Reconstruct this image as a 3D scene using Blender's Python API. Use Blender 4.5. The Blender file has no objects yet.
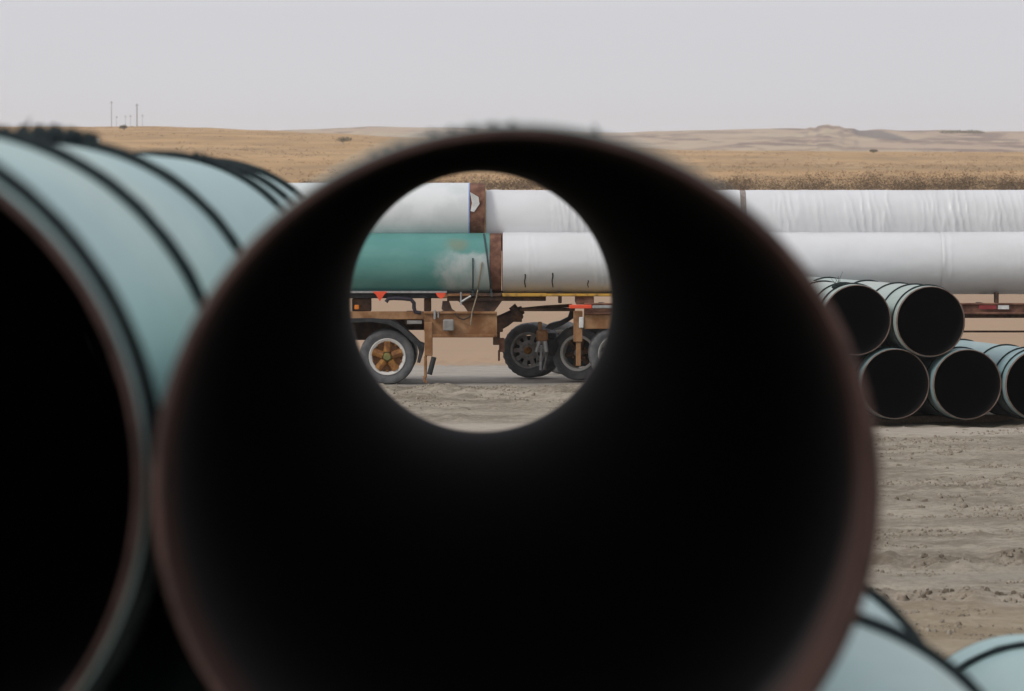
import bpy, bmesh, math, random
from mathutils import Vector, Matrix, noise, Euler
PI = math.pi
random.seed(7)
scene = bpy.context.scene
C = scene.collection

# ------------------------------------------------------------------ camera
F = 4829.0                     # focal length in pixels
H = 3.86                       # eye height
HY = 165.0                     # horizon row
PITCH = math.atan((345.5 - HY) / F)
def P(px, py, d):
    """world point seen at pixel (px,py) at world distance Y=d"""
    xc, zc = (px - 512) / F, -(py - 345.5) / F
    Y = math.cos(PITCH) + zc * math.sin(PITCH)
    Z = -math.sin(PITCH) + zc * math.cos(PITCH)
    k = d / Y
    return Vector((xc * k, d, H + Z * k))
cd = bpy.data.cameras.new('camera'); cam = bpy.data.objects.new('camera', cd); C.objects.link(cam)
cam.location = (0, 0, H); cam.rotation_euler = (PI / 2 - PITCH, 0, 0)
cd.sensor_width = 36; cd.lens = 36 * F / 1024; cd.clip_start = 0.5; cd.clip_end = 12000
cd.dof.use_dof = True; cd.dof.focus_distance = 78; cd.dof.aperture_fstop = 6.3
scene.camera = cam

# ------------------------------------------------------------------ materials
def new_mat(name):
    m = bpy.data.materials.new(name); m.use_nodes = True
    nt = m.node_tree; b = nt.nodes['Principled BSDF']
    return m, nt, b
def N(nt, t, **kw):
    n = nt.nodes.new(t)
    for k, v in kw.items(): setattr(n, k, v)
    return n
def mixc(nt, fac, a, b, mode='MIX'):
    n = N(nt, 'ShaderNodeMix', data_type='RGBA', blend_type=mode)
    for s, v in ((n.inputs[0], fac), (n.inputs[6], a), (n.inputs[7], b)):
        if isinstance(v, bpy.types.NodeSocket): nt.links.new(v, s)
        elif isinstance(v, (int, float)): s.default_value = v
        else: s.default_value = (*v, 1)
    return n.outputs[2]
def ramp(nt, val, lo, hi):
    n = N(nt, 'ShaderNodeMapRange'); n.interpolation_type = 'SMOOTHSTEP'
    nt.links.new(val, n.inputs[0]); n.inputs[1].default_value = lo; n.inputs[2].default_value = hi
    return n.outputs[0]
def coords(nt, scale=(1, 1, 1), loc=(0, 0, 0), kind='Object'):
    tc = N(nt, 'ShaderNodeTexCoord'); mp = N(nt, 'ShaderNodeMapping')
    mp.inputs[3].default_value = scale; mp.inputs[1].default_value = loc
    nt.links.new(tc.outputs[kind], mp.inputs[0]); return mp.outputs[0]
def nz(nt, scale, vec=None, detail=5, rough=.6):
    n = N(nt, 'ShaderNodeTexNoise'); n.inputs['Scale'].default_value = scale
    n.inputs['Detail'].default_value = detail; n.inputs['Roughness'].default_value = rough
    if vec is not None: nt.links.new(vec, n.inputs['Vector'])
    return n.outputs[0]
def math_(nt, op, a, b=None, clamp=False):
    n = N(nt, 'ShaderNodeMath', operation=op, use_clamp=clamp)
    for i, v in enumerate((a, b)):
        if v is None: continue
        if isinstance(v, bpy.types.NodeSocket): nt.links.new(v, n.inputs[i])
        else: n.inputs[i].default_value = v
    return n.outputs[0]
def bump(nt, b, h, strength, dist):
    n = N(nt, 'ShaderNodeBump'); n.inputs['Strength'].default_value = strength; n.inputs['Distance'].default_value = dist
    nt.links.new(h, n.inputs['Height']); nt.links.new(n.outputs[0], b.inputs['Normal'])
def simple(name, c1, c2, scale=6, rough=.7, metal=0, bm=.0, lo=.35, hi=.65, stretch=(1, 1, 1), spec=.4):
    m, nt, b = new_mat(name)
    v = coords(nt, stretch)
    n1 = nz(nt, scale, v)
    nt.links.new(mixc(nt, ramp(nt, n1, lo, hi), c1, c2), b.inputs['Base Color'])
    b.inputs['Roughness'].default_value = rough; b.inputs['Metallic'].default_value = metal
    b.inputs['Specular IOR Level'].default_value = spec
    if bm: bump(nt, b, n1, .6, bm)
    return m

def coat_mat(name, base, dust, rough=.5, dustamt=(.45, .75)):
    m, nt, b = new_mat(name)
    v = coords(nt)
    big = nz(nt, 1.3, coords(nt, (1, .35, 1)))
    fine = nz(nt, 14, coords(nt, (1, .25, 1)), 8)
    col = mixc(nt, ramp(nt, big, *dustamt), base, dust)
    col = mixc(nt, math_(nt, 'MULTIPLY', ramp(nt, fine, .45, .8), .35), col, tuple(x * .62 for x in dust))
    spk = nz(nt, 60, v, 2)
    col = mixc(nt, math_(nt, 'MULTIPLY', ramp(nt, spk, .68, .74), .35), col, (.55, .56, .53))
    nt.links.new(col, b.inputs['Base Color'])
    b.inputs['Roughness'].default_value = rough
    bump(nt, b, fine, .15, .004)
    return m
M = {}
M['teal'] = coat_mat('pale teal pipe coating', (.35, .505, .50), (.455, .575, .545))
M['teal_deep'] = coat_mat('teal pipe coating', (.21, .315, .33), (.31, .40, .40))
M['teal_dusty'] = coat_mat('dusty pipe coating', (.36, .43, .40), (.44, .47, .43))
M['rim'] = simple('rusty bare steel', (.048, .030, .027), (.088, .052, .044), 9, .75, .0, .002, spec=.2)
M['rim_pale'] = simple('bare steel bevel', (.11, .07, .052), (.21, .155, .13), 7, .6, .0, .001, spec=.3)
M['rope'] = simple('dark tarred rope', (.012, .018, .02), (.035, .045, .045), 90, .85, 0, .004, spec=.2)
M['white_coat'] = simple('white pipe coating', (.60, .63, .63), (.72, .74, .74), 1.5, .45)
M['steel_rust'] = simple('red rusted steel', (.10, .04, .025), (.23, .11, .07), 5, .8, 0, .003)
M['rust_orange'] = simple('orange brown rusted steel', (.22, .098, .038), (.36, .20, .10), 4, .8, 0, .004)
M['rust_dark'] = simple('dark rusted steel', (.045, .028, .022), (.13, .07, .042), 6, .8, 0, .004)
M['yellow'] = simple('yellow chipped paint', (.52, .29, .045), (.22, .12, .045), 7, .6, 0, .002, .45, .7)
M['black'] = simple('black rubber', (.02, .02, .021), (.04, .04, .042), 10, .7)
M['tyre'] = simple('dusty tyre rubber', (.085, .088, .095), (.14, .14, .14), 5, .85, 0, .002)
M['rim_white'] = simple('white painted wheel rim', (.62, .60, .56), (.38, .34, .30), 9, .55, 0, 0, .5, .8)
M['rim_steel'] = simple('grey steel wheel', (.36, .35, .34), (.23, .21, .19), 8, .5, .1)
M['hub_rust'] = simple('rusty orange hub', (.36, .17, .04), (.17, .07, .028), 9, .8, 0, .004)
M['red'] = simple('red cloth', (.85, .10, .04), (.75, .08, .035), 6, .7)
M['white_paint'] = simple('white paint', (.72, .72, .70), (.55, .55, .53), 6, .5)
M['grey_box'] = simple('grey metal', (.22, .21, .20), (.30, .28, .26), 8, .6, 0, .001)
M['pale_metal'] = simple('galvanised steel', (.40, .40, .40), (.28, .27, .26), 8, .45, .3)
M['strap'] = simple('dark webbing', (.03, .06, .07), (.06, .08, .08), 30, .8)
M['webbing'] = simple('dusty tan webbing', (.36, .29, .19), (.25, .2, .14), 20, .8)
M['red_dull'] = simple('dull red reflective tape', (.30, .03, .035), (.22, .03, .03), 12, .5)
M['amber'] = simple('amber lens', (.75, .22, .03), (.6, .16, .02), 10, .4)
M['hose'] = simple('black hose', (.02, .016, .03), (.035, .03, .04), 20, .5)
M['timber'] = simple('weathered timber', (.16, .11, .07), (.26, .19, .13), 3, .9, 0, .006, .3, .7, (12, 1, 12))
M['band_grey'] = simple('grey brown bare steel', (.20, .15, .125), (.30, .25, .22), 6, .7)
M['bluetape'] = simple('blue plastic tape', (.22, .32, .62), (.30, .40, .66), 10, .5)
M['pole_wood'] = simple('grey pole wood', (.27, .26, .26), (.32, .31, .31), 2, .9)
M['red_paint'] = simple('faint red paint mark', (.28, .06, .04), (.16, .04, .03), 14, .7)
M['glint'] = simple('pale chalk mark', (.35, .25, .24), (.10, .07, .07), 40, .8, lo=.45, hi=.6)  # colour of the glint painted inside the left pipe

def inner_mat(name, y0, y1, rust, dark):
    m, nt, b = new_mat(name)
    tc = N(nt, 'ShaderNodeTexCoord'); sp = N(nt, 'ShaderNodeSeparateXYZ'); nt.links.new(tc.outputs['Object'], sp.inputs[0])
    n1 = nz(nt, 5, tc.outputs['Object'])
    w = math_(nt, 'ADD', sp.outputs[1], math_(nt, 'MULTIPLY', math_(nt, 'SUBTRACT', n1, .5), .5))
    col = mixc(nt, ramp(nt, w, y0, y1), rust, dark)  # brown at the mouth, blending to a darker tone further in
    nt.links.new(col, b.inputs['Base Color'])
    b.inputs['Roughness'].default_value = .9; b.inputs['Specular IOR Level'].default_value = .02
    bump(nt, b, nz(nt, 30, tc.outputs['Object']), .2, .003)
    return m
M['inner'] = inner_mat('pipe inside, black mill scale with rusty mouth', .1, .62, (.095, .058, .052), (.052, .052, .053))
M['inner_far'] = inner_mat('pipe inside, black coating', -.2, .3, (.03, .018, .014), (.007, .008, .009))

def green_truck_mat():
    """unfaded green coating, scuffed white by wrap remains toward the bare end"""
    m, nt, b = new_mat('green coating with torn white wrap residue')
    tc = N(nt, 'ShaderNodeTexCoord'); sp = N(nt, 'ShaderNodeSeparateXYZ'); nt.links.new(tc.outputs['Object'], sp.inputs[0])
    n1 = nz(nt, 2.2, coords(nt, (1, .5, 1)), 6)
    col = mixc(nt, ramp(nt, n1, .4, .7), (.085, .26, .235), (.12, .30, .27))
    nn = nz(nt, 2.2, coords(nt, (1, .8, 1)), 8, .65)
    a = ramp(nt, math_(nt, 'ADD', sp.outputs[1], math_(nt, 'MULTIPLY', math_(nt, 'SUBTRACT', nn, .5), .9)), GREEN_L - 1.25, GREEN_L - .80)
    z = ramp(nt, math_(nt, 'ADD', sp.outputs[2], math_(nt, 'MULTIPLY', math_(nt, 'SUBTRACT', nn, .5), .6)), .27, .08)
    st = nz(nt, 2.0, coords(nt, (.8, 2.2, 1.3)), 7)
    col = mixc(nt, math_(nt, 'MULTIPLY', math_(nt, 'MULTIPLY', a, z), math_(nt, 'MULTIPLY_ADD', ramp(nt, st, .3, .6), .3)), col, (.56, .57, .56))
    for q in nt.nodes:
        if q.type == 'MATH' and q.operation == 'MULTIPLY_ADD': q.inputs[2].default_value = .42
    # rust stain near the top
    v = coords(nt, (1.6, 2.6, 5), (-1.6 * .40, -2.6 * (GREEN_L - .80), -5 * .33))
    g = N(nt, 'ShaderNodeTexGradient', gradient_type='SPHERICAL'); nt.links.new(v, g.inputs[0])
    col = mixc(nt, math_(nt, 'MULTIPLY', ramp(nt, math_(nt, 'MULTIPLY', g.outputs[1], nn), .1, .42), .5), col, (.23, .20, .10))
    nt.links.new(col, b.inputs['Base Color']); b.inputs['Roughness'].default_value = .42
    bump(nt, b, nn, .2, .004)
    return m
GREEN_L = 12.2
M['green'] = green_truck_mat()

def wrap_mat(name, dirty):
    m, nt, b = new_mat(name)
    tc = N(nt, 'ShaderNodeTexCoord'); sp = N(nt, 'ShaderNodeSeparateXYZ'); nt.links.new(tc.outputs['Object'], sp.inputs[0])
    fold = nz(nt, 3.0, coords(nt, (.6, 7, .35)), 4)
    big = nz(nt, 1.2, coords(nt, (1, .5, 1)), 6)
    col = mixc(nt, ramp(nt, big, .35, .75), (.695, .70, .712), (.63, .63, .63))
    if dirty:
        # old mud splash on the lower flank of the load nearest the wheels
        q = math_(nt, 'ADD', sp.outputs[2], math_(nt, 'MULTIPLY', math_(nt, 'SUBTRACT', nz(nt, 1.7, coords(nt, (1, .6, 1)), 6), .5), .5))
        xx = ramp(nt, sp.outputs[1], 5.0, 2.2)
        amt = math_(nt, 'MULTIPLY', ramp(nt, q, .05, -.30), math_(nt, 'MULTIPLY_ADD', xx, .45))
        amt.node.inputs[2].default_value = .3
        col = mixc(nt, math_(nt, 'MULTIPLY', amt, .7), col, (.42, .41, .385))
    nt.links.new(col, b.inputs['Base Color']); b.inputs['Roughness'].default_value = .38
    bump(nt, b, fold, .07, .02)
    return m
M['wrap'] = wrap_mat('white plastic wrap', False)
M['wrap_dirty'] = wrap_mat('muddy white plastic wrap', True)

def ground_mat():
    m, nt, b = new_mat('dirt yard and dry grass field')
    geo = N(nt, 'ShaderNodeTexCoord'); pos = geo.outputs['Object']
    sp = N(nt, 'ShaderNodeSeparateXYZ'); nt.links.new(pos, sp.inputs[0])
    Y = sp.outputs[1]
    # yard dirt : wheel tracks run across (along X)
    tr = nz(nt, 1.0, coords(nt, (.38, .62, 1)), 8, .66)
    tr2 = nz(nt, 1.0, coords(nt, (1.3, 2.6, 1), (3, 1, 0)), 7, .72)
    fn = nz(nt, 4.5, pos, 8, .78)
    dirt = mixc(nt, ramp(nt, tr, .36, .62), (.17, .14, .103), (.355, .31, .245))
    dirt = mixc(nt, math_(nt, 'MULTIPLY', ramp(nt, tr2, .42, .68), .6), dirt, (.37, .32, .26))
    dirt = mixc(nt, math_(nt, 'MULTIPLY', ramp(nt, tr2, .46, .30), .55), dirt, (.15, .122, .09))
    dirt = mixc(nt, math_(nt, 'MULTIPLY', ramp(nt, fn, .5, .66), .5), dirt, (.17, .142, .108))
    gn = nz(nt, 11, pos, 6, .8); gn2 = nz(nt, 2.2, coords(nt, (1, 1.5, 1), (9, 2, 0)), 8, .75)
    dirt = mixc(nt, math_(nt, 'MULTIPLY', ramp(nt, gn, .52, .62), .5), dirt, (.135, .11, .08))
    dirt = mixc(nt, math_(nt, 'MULTIPLY', ramp(nt, gn, .47, .38), .45), dirt, (.43, .375, .30))
    dirt = mixc(nt, math_(nt, 'MULTIPLY', ramp(nt, gn2, .52, .62), .5), dirt, (.155, .125, .092))
    # yellower earth nearest the stack
    near = ramp(nt, math_(nt, 'ADD', Y, math_(nt, 'MULTIPLY', math_(nt, 'SUBTRACT', tr, .5), 8)), 43.5, 40)
    dirt = mixc(nt, math_(nt, 'MULTIPLY', near, .45), dirt, (.31, .235, .14))
    # damp dark tracks
    def band(c, w, amt, col, src):
        nonlocal dirt
        d = math_(nt, 'ABSOLUTE', math_(nt, 'SUBTRACT', math_(nt, 'ADD', Y, math_(nt, 'MULTIPLY', math_(nt, 'SUBTRACT', tr, .5), 2.2)), c))
        f = math_(nt, 'MULTIPLY', ramp(nt, d, w, w * .3), math_(nt, 'MULTIPLY', ramp(nt, src, .36, .62), amt))
        dirt = mixc(nt, f, dirt, col)
    band(46.7, .95, .85, (.135, .108, .078), fn); band(43.2, .55, .8, (.14, .11, .08), tr2); band(45.2, 1.0, .4, (.18, .17, .14), tr)
    band(55.5, 1.5, .4, (.20, .175, .14), tr); band(63, 1.1, .35, (.19, .165, .13), tr2)
    # pale compacted lane
    ln = math_(nt, 'ADD', Y, math_(nt, 'MULTIPLY', math_(nt, 'SUBTRACT', tr, .5), 3.0))
    lane = math_(nt, 'MULTIPLY', ramp(nt, ln, 83.6, 84.6), ramp(nt, ln, 93.5, 92.0))
    dirt = mixc(nt, math_(nt, 'MULTIPLY', lane, .85), dirt, mixc(nt, ramp(nt, tr2, .3, .7), (.33, .30, .265), (.42, .385, .34)))
    lane2 = math_(nt, 'MULTIPLY', ramp(nt, ln, 68.6, 69.8), ramp(nt, ln, 72.8, 71.6))
    dirt = mixc(nt, math_(nt, 'MULTIPLY', lane2, .6), dirt, (.44, .385, .325))
    # dry grass
    g1 = nz(nt, 1.0, coords(nt, (.012, .02, 1)), 8, .62)
    g2 = nz(nt, 1.0, coords(nt, (.25, .9, 1)), 7, .7)
    g3 = nz(nt, 1.0, coords(nt, (.0035, .006, 1), (8, 3, 0)), 6, .6)
    gr = mixc(nt, ramp(nt, g1, .34, .66), (.41, .245, .108), (.54, .335, .158))
    gr = mixc(nt, math_(nt, 'MULTIPLY', ramp(nt, g3, .45, .68), .5), gr, (.27, .205, .115))
    gr = mixc(nt, math_(nt, 'MULTIPLY', ramp(nt, g2, .48, .68), .5), gr, (.235, .16, .095))
    g4 = nz(nt, 1.0, coords(nt, (.07, .010, 1), (4, 4, 0)), 7, .65)
    gr = mixc(nt, math_(nt, 'MULTIPLY', ramp(nt, g4, .48, .64), .55), gr, (.27, .18, .095))
    gr = mixc(nt, math_(nt, 'MULTIPLY', ramp(nt, g4, .46, .34), .45), gr, (.52, .37, .21))
    pinks = ramp(nt, Y, 300, 170)
    gr = mixc(nt, math_(nt, 'MULTIPLY', pinks, .75), gr, (.385, .275, .20))
    edge = math_(nt, 'ADD', Y, math_(nt, 'MULTIPLY', math_(nt, 'SUBTRACT', nz(nt, .5, pos, 6), .5), 5))
    col = mixc(nt, ramp(nt, edge, 92.5, 94.5), dirt, gr)
    nt.links.new(col, b.inputs['Base Color']); b.inputs['Roughness'].default_value = .95
    b.inputs['Specular IOR Level'].default_value = .15
    hsum = math_(nt, 'ADD', fn, math_(nt, 'MULTIPLY', tr2, 1.2))
    bump(nt, b, hsum, .35, .05)
    return m
M['ground'] = ground_mat()

def hill_mat():
    m, nt, b = new_mat('pale dry hills')
    tc = N(nt, 'ShaderNodeTexCoord'); pos = tc.outputs['Object']
    a = nz(nt, 1.0, coords(nt, (.006, .003, .02)), 7)
    c = nz(nt, 1.0, coords(nt, (.018, .01, .08), (5, 0, 0)), 6)
    col = mixc(nt, ramp(nt, a, .36, .64), (.44, .33, .25), (.48, .39, .28))
    col = mixc(nt, math_(nt, 'MULTIPLY', ramp(nt, c, .5, .66), .6), col, (.24, .165, .14))
    c2 = nz(nt, 1.0, coords(nt, (.035, .004, .35), (2, 7, 0)), 6)
    col = mixc(nt, math_(nt, 'MULTIPLY', ramp(nt, c2, .5, .6), .8), col, (.20, .14, .125))
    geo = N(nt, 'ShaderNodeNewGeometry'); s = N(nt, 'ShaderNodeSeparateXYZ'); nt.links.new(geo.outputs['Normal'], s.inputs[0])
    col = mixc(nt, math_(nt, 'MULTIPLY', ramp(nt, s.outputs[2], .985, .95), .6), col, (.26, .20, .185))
    # bare shale slope of its own
    v = coords(nt, (1 / 17, 1 / 230, 1 / 14), (-184 / 17, -2420 / 230, -19 / 14))
    g = N(nt, 'ShaderNodeTexGradient', gradient_type='SPHERICAL'); nt.links.new(v, g.inputs[0])
    col = mixc(nt, math_(nt, 'MULTIPLY', ramp(nt, math_(nt, 'ADD', g.outputs[1], math_(nt, 'MULTIPLY', math_(nt, 'SUBTRACT', c, .5), .8)), .2, .5), .8), col, (.13, .12, .13))
    v = coords(nt, (1 / 16, 1 / 200, 1 / 16), (-167 / 16, -2480 / 200, -22 / 16))
    g = N(nt, 'ShaderNodeTexGradient', gradient_type='SPHERICAL'); nt.links.new(v, g.inputs[0])
    k = nz(nt, 1.0, coords(nt, (.12, .02, .3), (1, 2, 0)), 5)
    col = mixc(nt, math_(nt, 'MULTIPLY', ramp(nt, g.outputs[1], .05, .5), math_(nt, 'MULTIPLY', ramp(nt, k, .45, .6), .8)), col, (.19, .125, .105))
    nt.links.new(col, b.inputs['Base Color']); b.inputs['Roughness'].default_value = 1; b.inputs['Specular IOR Level'].default_value = 0
    return m
M['hill'] = hill_mat()
M['clod'] = simple('soil clod', (.205, .17, .13), (.33, .285, .225), 9, 1, spec=.1)
M['brush'] = simple('dry brush leaves', (.065, .046, .03), (.165, .115, .068), .3, 1, spec=.05, lo=.3, hi=.7)
M['tree_far'] = simple('far dark foliage', (.13, .12, .065), (.21, .18, .10), .5, 1, spec=.05)  # foliage colour lightened to include distance haze
M['grass'] = simple('dry grass blades', (.27, .18, .10), (.42, .29, .18), .05, 1, spec=.05)
M['roof'] = simple('grey roof', (.2, .2, .22), (.26, .26, .27), 2, .7)

# ------------------------------------------------------------------ mesh helpers
def link(name, me, parent=None, loc=None, rot=None):
    o = bpy.data.objects.new(name, me); C.objects.link(o)
    if parent is not None: o.parent = parent
    if loc is not None: o.location = loc
    if rot is not None: o.rotation_euler = rot
    return o
def mesh(name, verts, faces, mats, smooth=True, idx=None):
    me = bpy.data.meshes.new(name); me.from_pydata(verts, [], faces)
    for mm in (mats if isinstance(mats, (list, tuple)) else [mats]): me.materials.append(mm)
    if idx: me.polygons.foreach_set('material_index', idx)
    me.polygons.foreach_set('use_smooth', [smooth] * len(me.polygons))
    me.validate(); me.update(); return me
def autosmooth(me, ang=35):
    me.shade_smooth() if hasattr(me, 'shade_smooth') else None
    try: me.set_sharp_from_angle(angle=math.radians(ang))
    except Exception: pass
    return me
def lathe(name, prof, mats, n=96, closed=True, axis='Y', idx=None, rfun=None, ang=35):
    """prof: list of (y, r) -> surface of revolution about Y"""
    V, Fc, I = [], [], []
    k = len(prof)
    for j in range(n):
        a = 2 * PI * j / n
        for (y, r) in prof:
            rr = r if rfun is None else rfun(y, r, a)
            V.append((rr * math.cos(a), y, rr * math.sin(a)))
    for j in range(n):
        jn = (j + 1) % n
        for i in range(k if closed else k - 1):
            i2 = (i + 1) % k
            Fc.append((j * k + i, j * k + i2, jn * k + i2, jn * k + i)); I.append(idx[i] if idx else 0)
    me = mesh(name, V, Fc, mats, True, I)
    bm = bmesh.new(); bm.from_mesh(me); bmesh.ops.recalc_face_normals(bm, faces=bm.faces); bm.to_mesh(me); bm.free()
    return autosmooth(me, ang)
class MB:
    def __init__(s): s.bm = bmesh.new()
    def box(s, lo, hi, bev=.008, rot=None):
        lo, hi = Vector(lo), Vector(hi)
        r = bmesh.ops.create_cube(s.bm, size=1)
        d = hi - lo; c = (hi + lo) / 2
        for v in r['verts']:
            p = Vector((v.co.x * d.x, v.co.y * d.y, v.co.z * d.z))
            if rot is not None: p = rot @ p
            v.co = p + c
        if bev:
            es = list({e for v in r['verts'] for e in v.link_edges})
            bmesh.ops.bevel(s.bm, geom=es, offset=min(bev, min(abs(x) for x in d) * .3), segments=1, affect='EDGES')
        return s
    def prect(s, x0, y0, x1, y1, d0, d1, bev=.01):
        """box whose front face at distance d0 spans these picture rows and columns"""
        a, b = P(x0, y1, d0), P(x1, y0, d0)
        return s.box((a.x, d0, a.z), (b.x, d1, b.z), bev)
    def tube(s, pts, r, n=8, cap=True):
        pts = [Vector(p) for p in pts]; rings = []
        for i, p in enumerate(pts):
            t = (pts[min(i + 1, len(pts) - 1)] - pts[max(i - 1, 0)]).normalized()
            u = t.cross(Vector((0, 0, 1)))
            if u.length < .05: u = t.cross(Vector((1, 0, 0)))
            u.normalize(); w = t.cross(u)
            rr = r[i] if isinstance(r, (list, tuple)) else r
            rings.append([s.bm.verts.new(p + (u * math.cos(2 * PI * k / n) + w * math.sin(2 * PI * k / n)) * rr) for k in range(n)])
        for a, b in zip(rings, rings[1:]):
            for k in range(n): s.bm.faces.new((a[k], a[(k + 1) % n], b[(k + 1) % n], b[k]))
        if cap: s.bm.faces.new(rings[0]); s.bm.faces.new(list(reversed(rings[-1])))
        return s
    def prism(s, pts, d0, d1):
        """polygon in XZ extruded from Y=d0 to d1; pts are (x,z)"""
        a = [s.bm.verts.new((x, d0, z)) for x, z in pts]; b = [s.bm.verts.new((x, d1, z)) for x, z in pts]
        n = len(pts); s.bm.faces.new(a); s.bm.faces.new(list(reversed(b)))
        for i in range(n): s.bm.faces.new((a[i], b[i], b[(i + 1) % n], a[(i + 1) % n]))
        return s
    def pprism(s, pts, d0, d1):
        return s.prism([(P(x, y, d0).x, P(x, y, d0).z) for x, y in pts], d0, d1)
    def blob(s, c, sx, sy, sz, sub=2, amp=.25, fr=6):
        r = bmesh.ops.create_icosphere(s.bm, subdivisions=sub, radius=1)
        c = Vector(c)
        for v in r['verts']:
            k = 1 + amp * noise.noise(v.co * fr * .3 + c * 7)
            v.co = Vector((v.co.x * sx * k, v.co.y * sy * k, v.co.z * sz * k)) + c
        return s
    def done(s, name, m, parent=None, smooth=True, ang=35, origin=None):
        bmesh.ops.recalc_face_normals(s.bm, faces=s.bm.faces)
        me = bpy.data.meshes.new(name); s.bm.to_mesh(me); s.bm.free(); me.materials.append(m)
        if smooth: autosmooth(me, ang)
        if origin is not None: me.transform(Matrix.Translation(-Vector(origin)))
        o = link(name, me, parent)
        if origin is not None: o.location = origin
        return o
def tag(o, label, cat, group=None):
    o['label'] = label; o['category'] = cat
    if group: o['group'] = group
    return o
def empty(name, loc, rot=(0, 0, 0)):
    o = bpy.data.objects.new(name, None); C.objects.link(o); o.location = loc; o.rotation_euler = rot
    o.empty_display_size = .3; return o

# ------------------------------------------------------------------ pipes
R = .5335; L = 12.2; WALL = .017
_cache = {}
def pipe_meshes(coat, rim, cut, L):
    key = (coat, rim, cut, L)
    if key in _cache: return _cache[key]
    n = 144; ri = R - WALL; rs = R - .004
    ring = lathe('end_rim', [(0, ri), (0, rs - .007), (.006, rs - .001), (.01, rs), (cut, rs), (cut, ri), (cut * .5, ri)], M[rim], n)
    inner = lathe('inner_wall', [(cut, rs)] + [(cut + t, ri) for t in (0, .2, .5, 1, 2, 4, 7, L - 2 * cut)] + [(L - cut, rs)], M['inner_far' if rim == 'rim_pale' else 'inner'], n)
    # inner_wall is a shell : outer skin lies just under the coating
    def rf(y, r, a): return r + .0011 * noise.noise(Vector((math.cos(a) * 3, y * .8, math.sin(a) * 3)))
    ys = [cut + (L - 2 * cut) * i / 40 for i in range(41)]
    outer = lathe('coating', [(cut - .002, rs)] + [(y, R) for y in ys] + [(L - cut + .002, rs)], M[coat], n, closed=False, rfun=rf)
    _cache[key] = (ring, inner, outer); return _cache[key]
_rope = {}
def rope_mesh(k):
    if k in _rope: return _rope[k]
    n = 160; V, Fc = [], []
    for j in range(n):
        a = 2 * PI * j / n
        w = .007 * noise.noise(Vector((math.cos(a) * 2.5 + k * 9, math.sin(a) * 2.5, k)))
        t = 1 + .22 * noise.noise(Vector((math.cos(a) * 9 + k, math.sin(a) * 9, 3 * k)))
        for i in range(8):
            b = 2 * PI * i / 8
            rr = R + .011 + .013 * t * math.cos(b)
            V.append((rr * math.cos(a), w + .016 * t * math.sin(b), rr * math.sin(a)))
    for j in range(n):
        for i in range(8):
            Fc.append((j * 8 + i, j * 8 + (i + 1) % 8, ((j + 1) % n) * 8 + (i + 1) % 8, ((j + 1) % n) * 8 + i))
    me = mesh('rope_ring', V, Fc, M['rope'])
    bm = bmesh.new(); bm.from_mesh(me); bmesh.ops.recalc_face_normals(bm, faces=bm.faces); bm.to_mesh(me); bm.free()
    _rope[k] = me; return me
def knot(parent, ang, length, height, strands=5, seed=1):
    rnd = random.Random(seed); mb = MB()
    nb = max(3, int(length / .03))
    for i in range(nb):
        a = ang + (i / (nb - 1) - .5) * length / R
        rr = R + .012 + height * .35 * rnd.uniform(.5, 1)
        mb.blob((rr * math.cos(a), rnd.uniform(-.012, .012), rr * math.sin(a)), .026, .024, height * rnd.uniform(.35, .6) + .006, 2, .4, 12)
    for i in range(strands):
        a = ang + rnd.uniform(-.5, .5) * length / R; p = Vector(((R + .02) * math.cos(a), 0, (R + .02) * math.sin(a)))
        pts = [p]
        d = Vector((math.cos(a) + rnd.uniform(-.8, .8), rnd.uniform(-.8, .8), math.sin(a) + rnd.uniform(-.2, .3)))
        for q in range(4):
            p = p + d * (height * .35); d += Vector((rnd.uniform(-.4, .4), rnd.uniform(-.3, .3), rnd.uniform(-.6, .1))); pts.append(p)
        mb.tube(pts, [.004, .0035, .003, .0025, .002], 5)
    return mb.done('knot', M['rope'], parent)
def make_pipe(near, direction, coat, rim, cut, straps, label, group=None, knots=(), length=12.2, far_rim=True):
    """near : centre of the near mouth, pipe runs along direction"""
    d = Vector(direction).normalized()
    yaw = math.atan2(-d.x, d.y); pit = math.asin(d.z)
    t = empty('steel_pipe', near, (pit, 0, yaw)); tag(t, label, 'pipe', group)
    ring, inner, outer = pipe_meshes(coat, rim, cut, length)
    link('coating', outer, t); link('inner_wall', inner, t); link('end_rim', ring, t)
    if far_rim: link('end_rim', ring, t, (0, length, 0), (0, 0, PI))
    ropes = []
    for i, s in enumerate(straps):
        o = link('rope_ring', rope_mesh((len(label) + i) % 7), t, (0, s, 0), (random.uniform(-.006, .006), random.uniform(0, 6), random.uniform(-.008, .008)))
        ropes.append(o)
    for (ri_, ang, ln, hh, st, sd) in knots:
        o = ropes[ri_]
        knot(o, ang + o.rotation_euler.y, ln, hh, st, sd)
    return t

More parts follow.
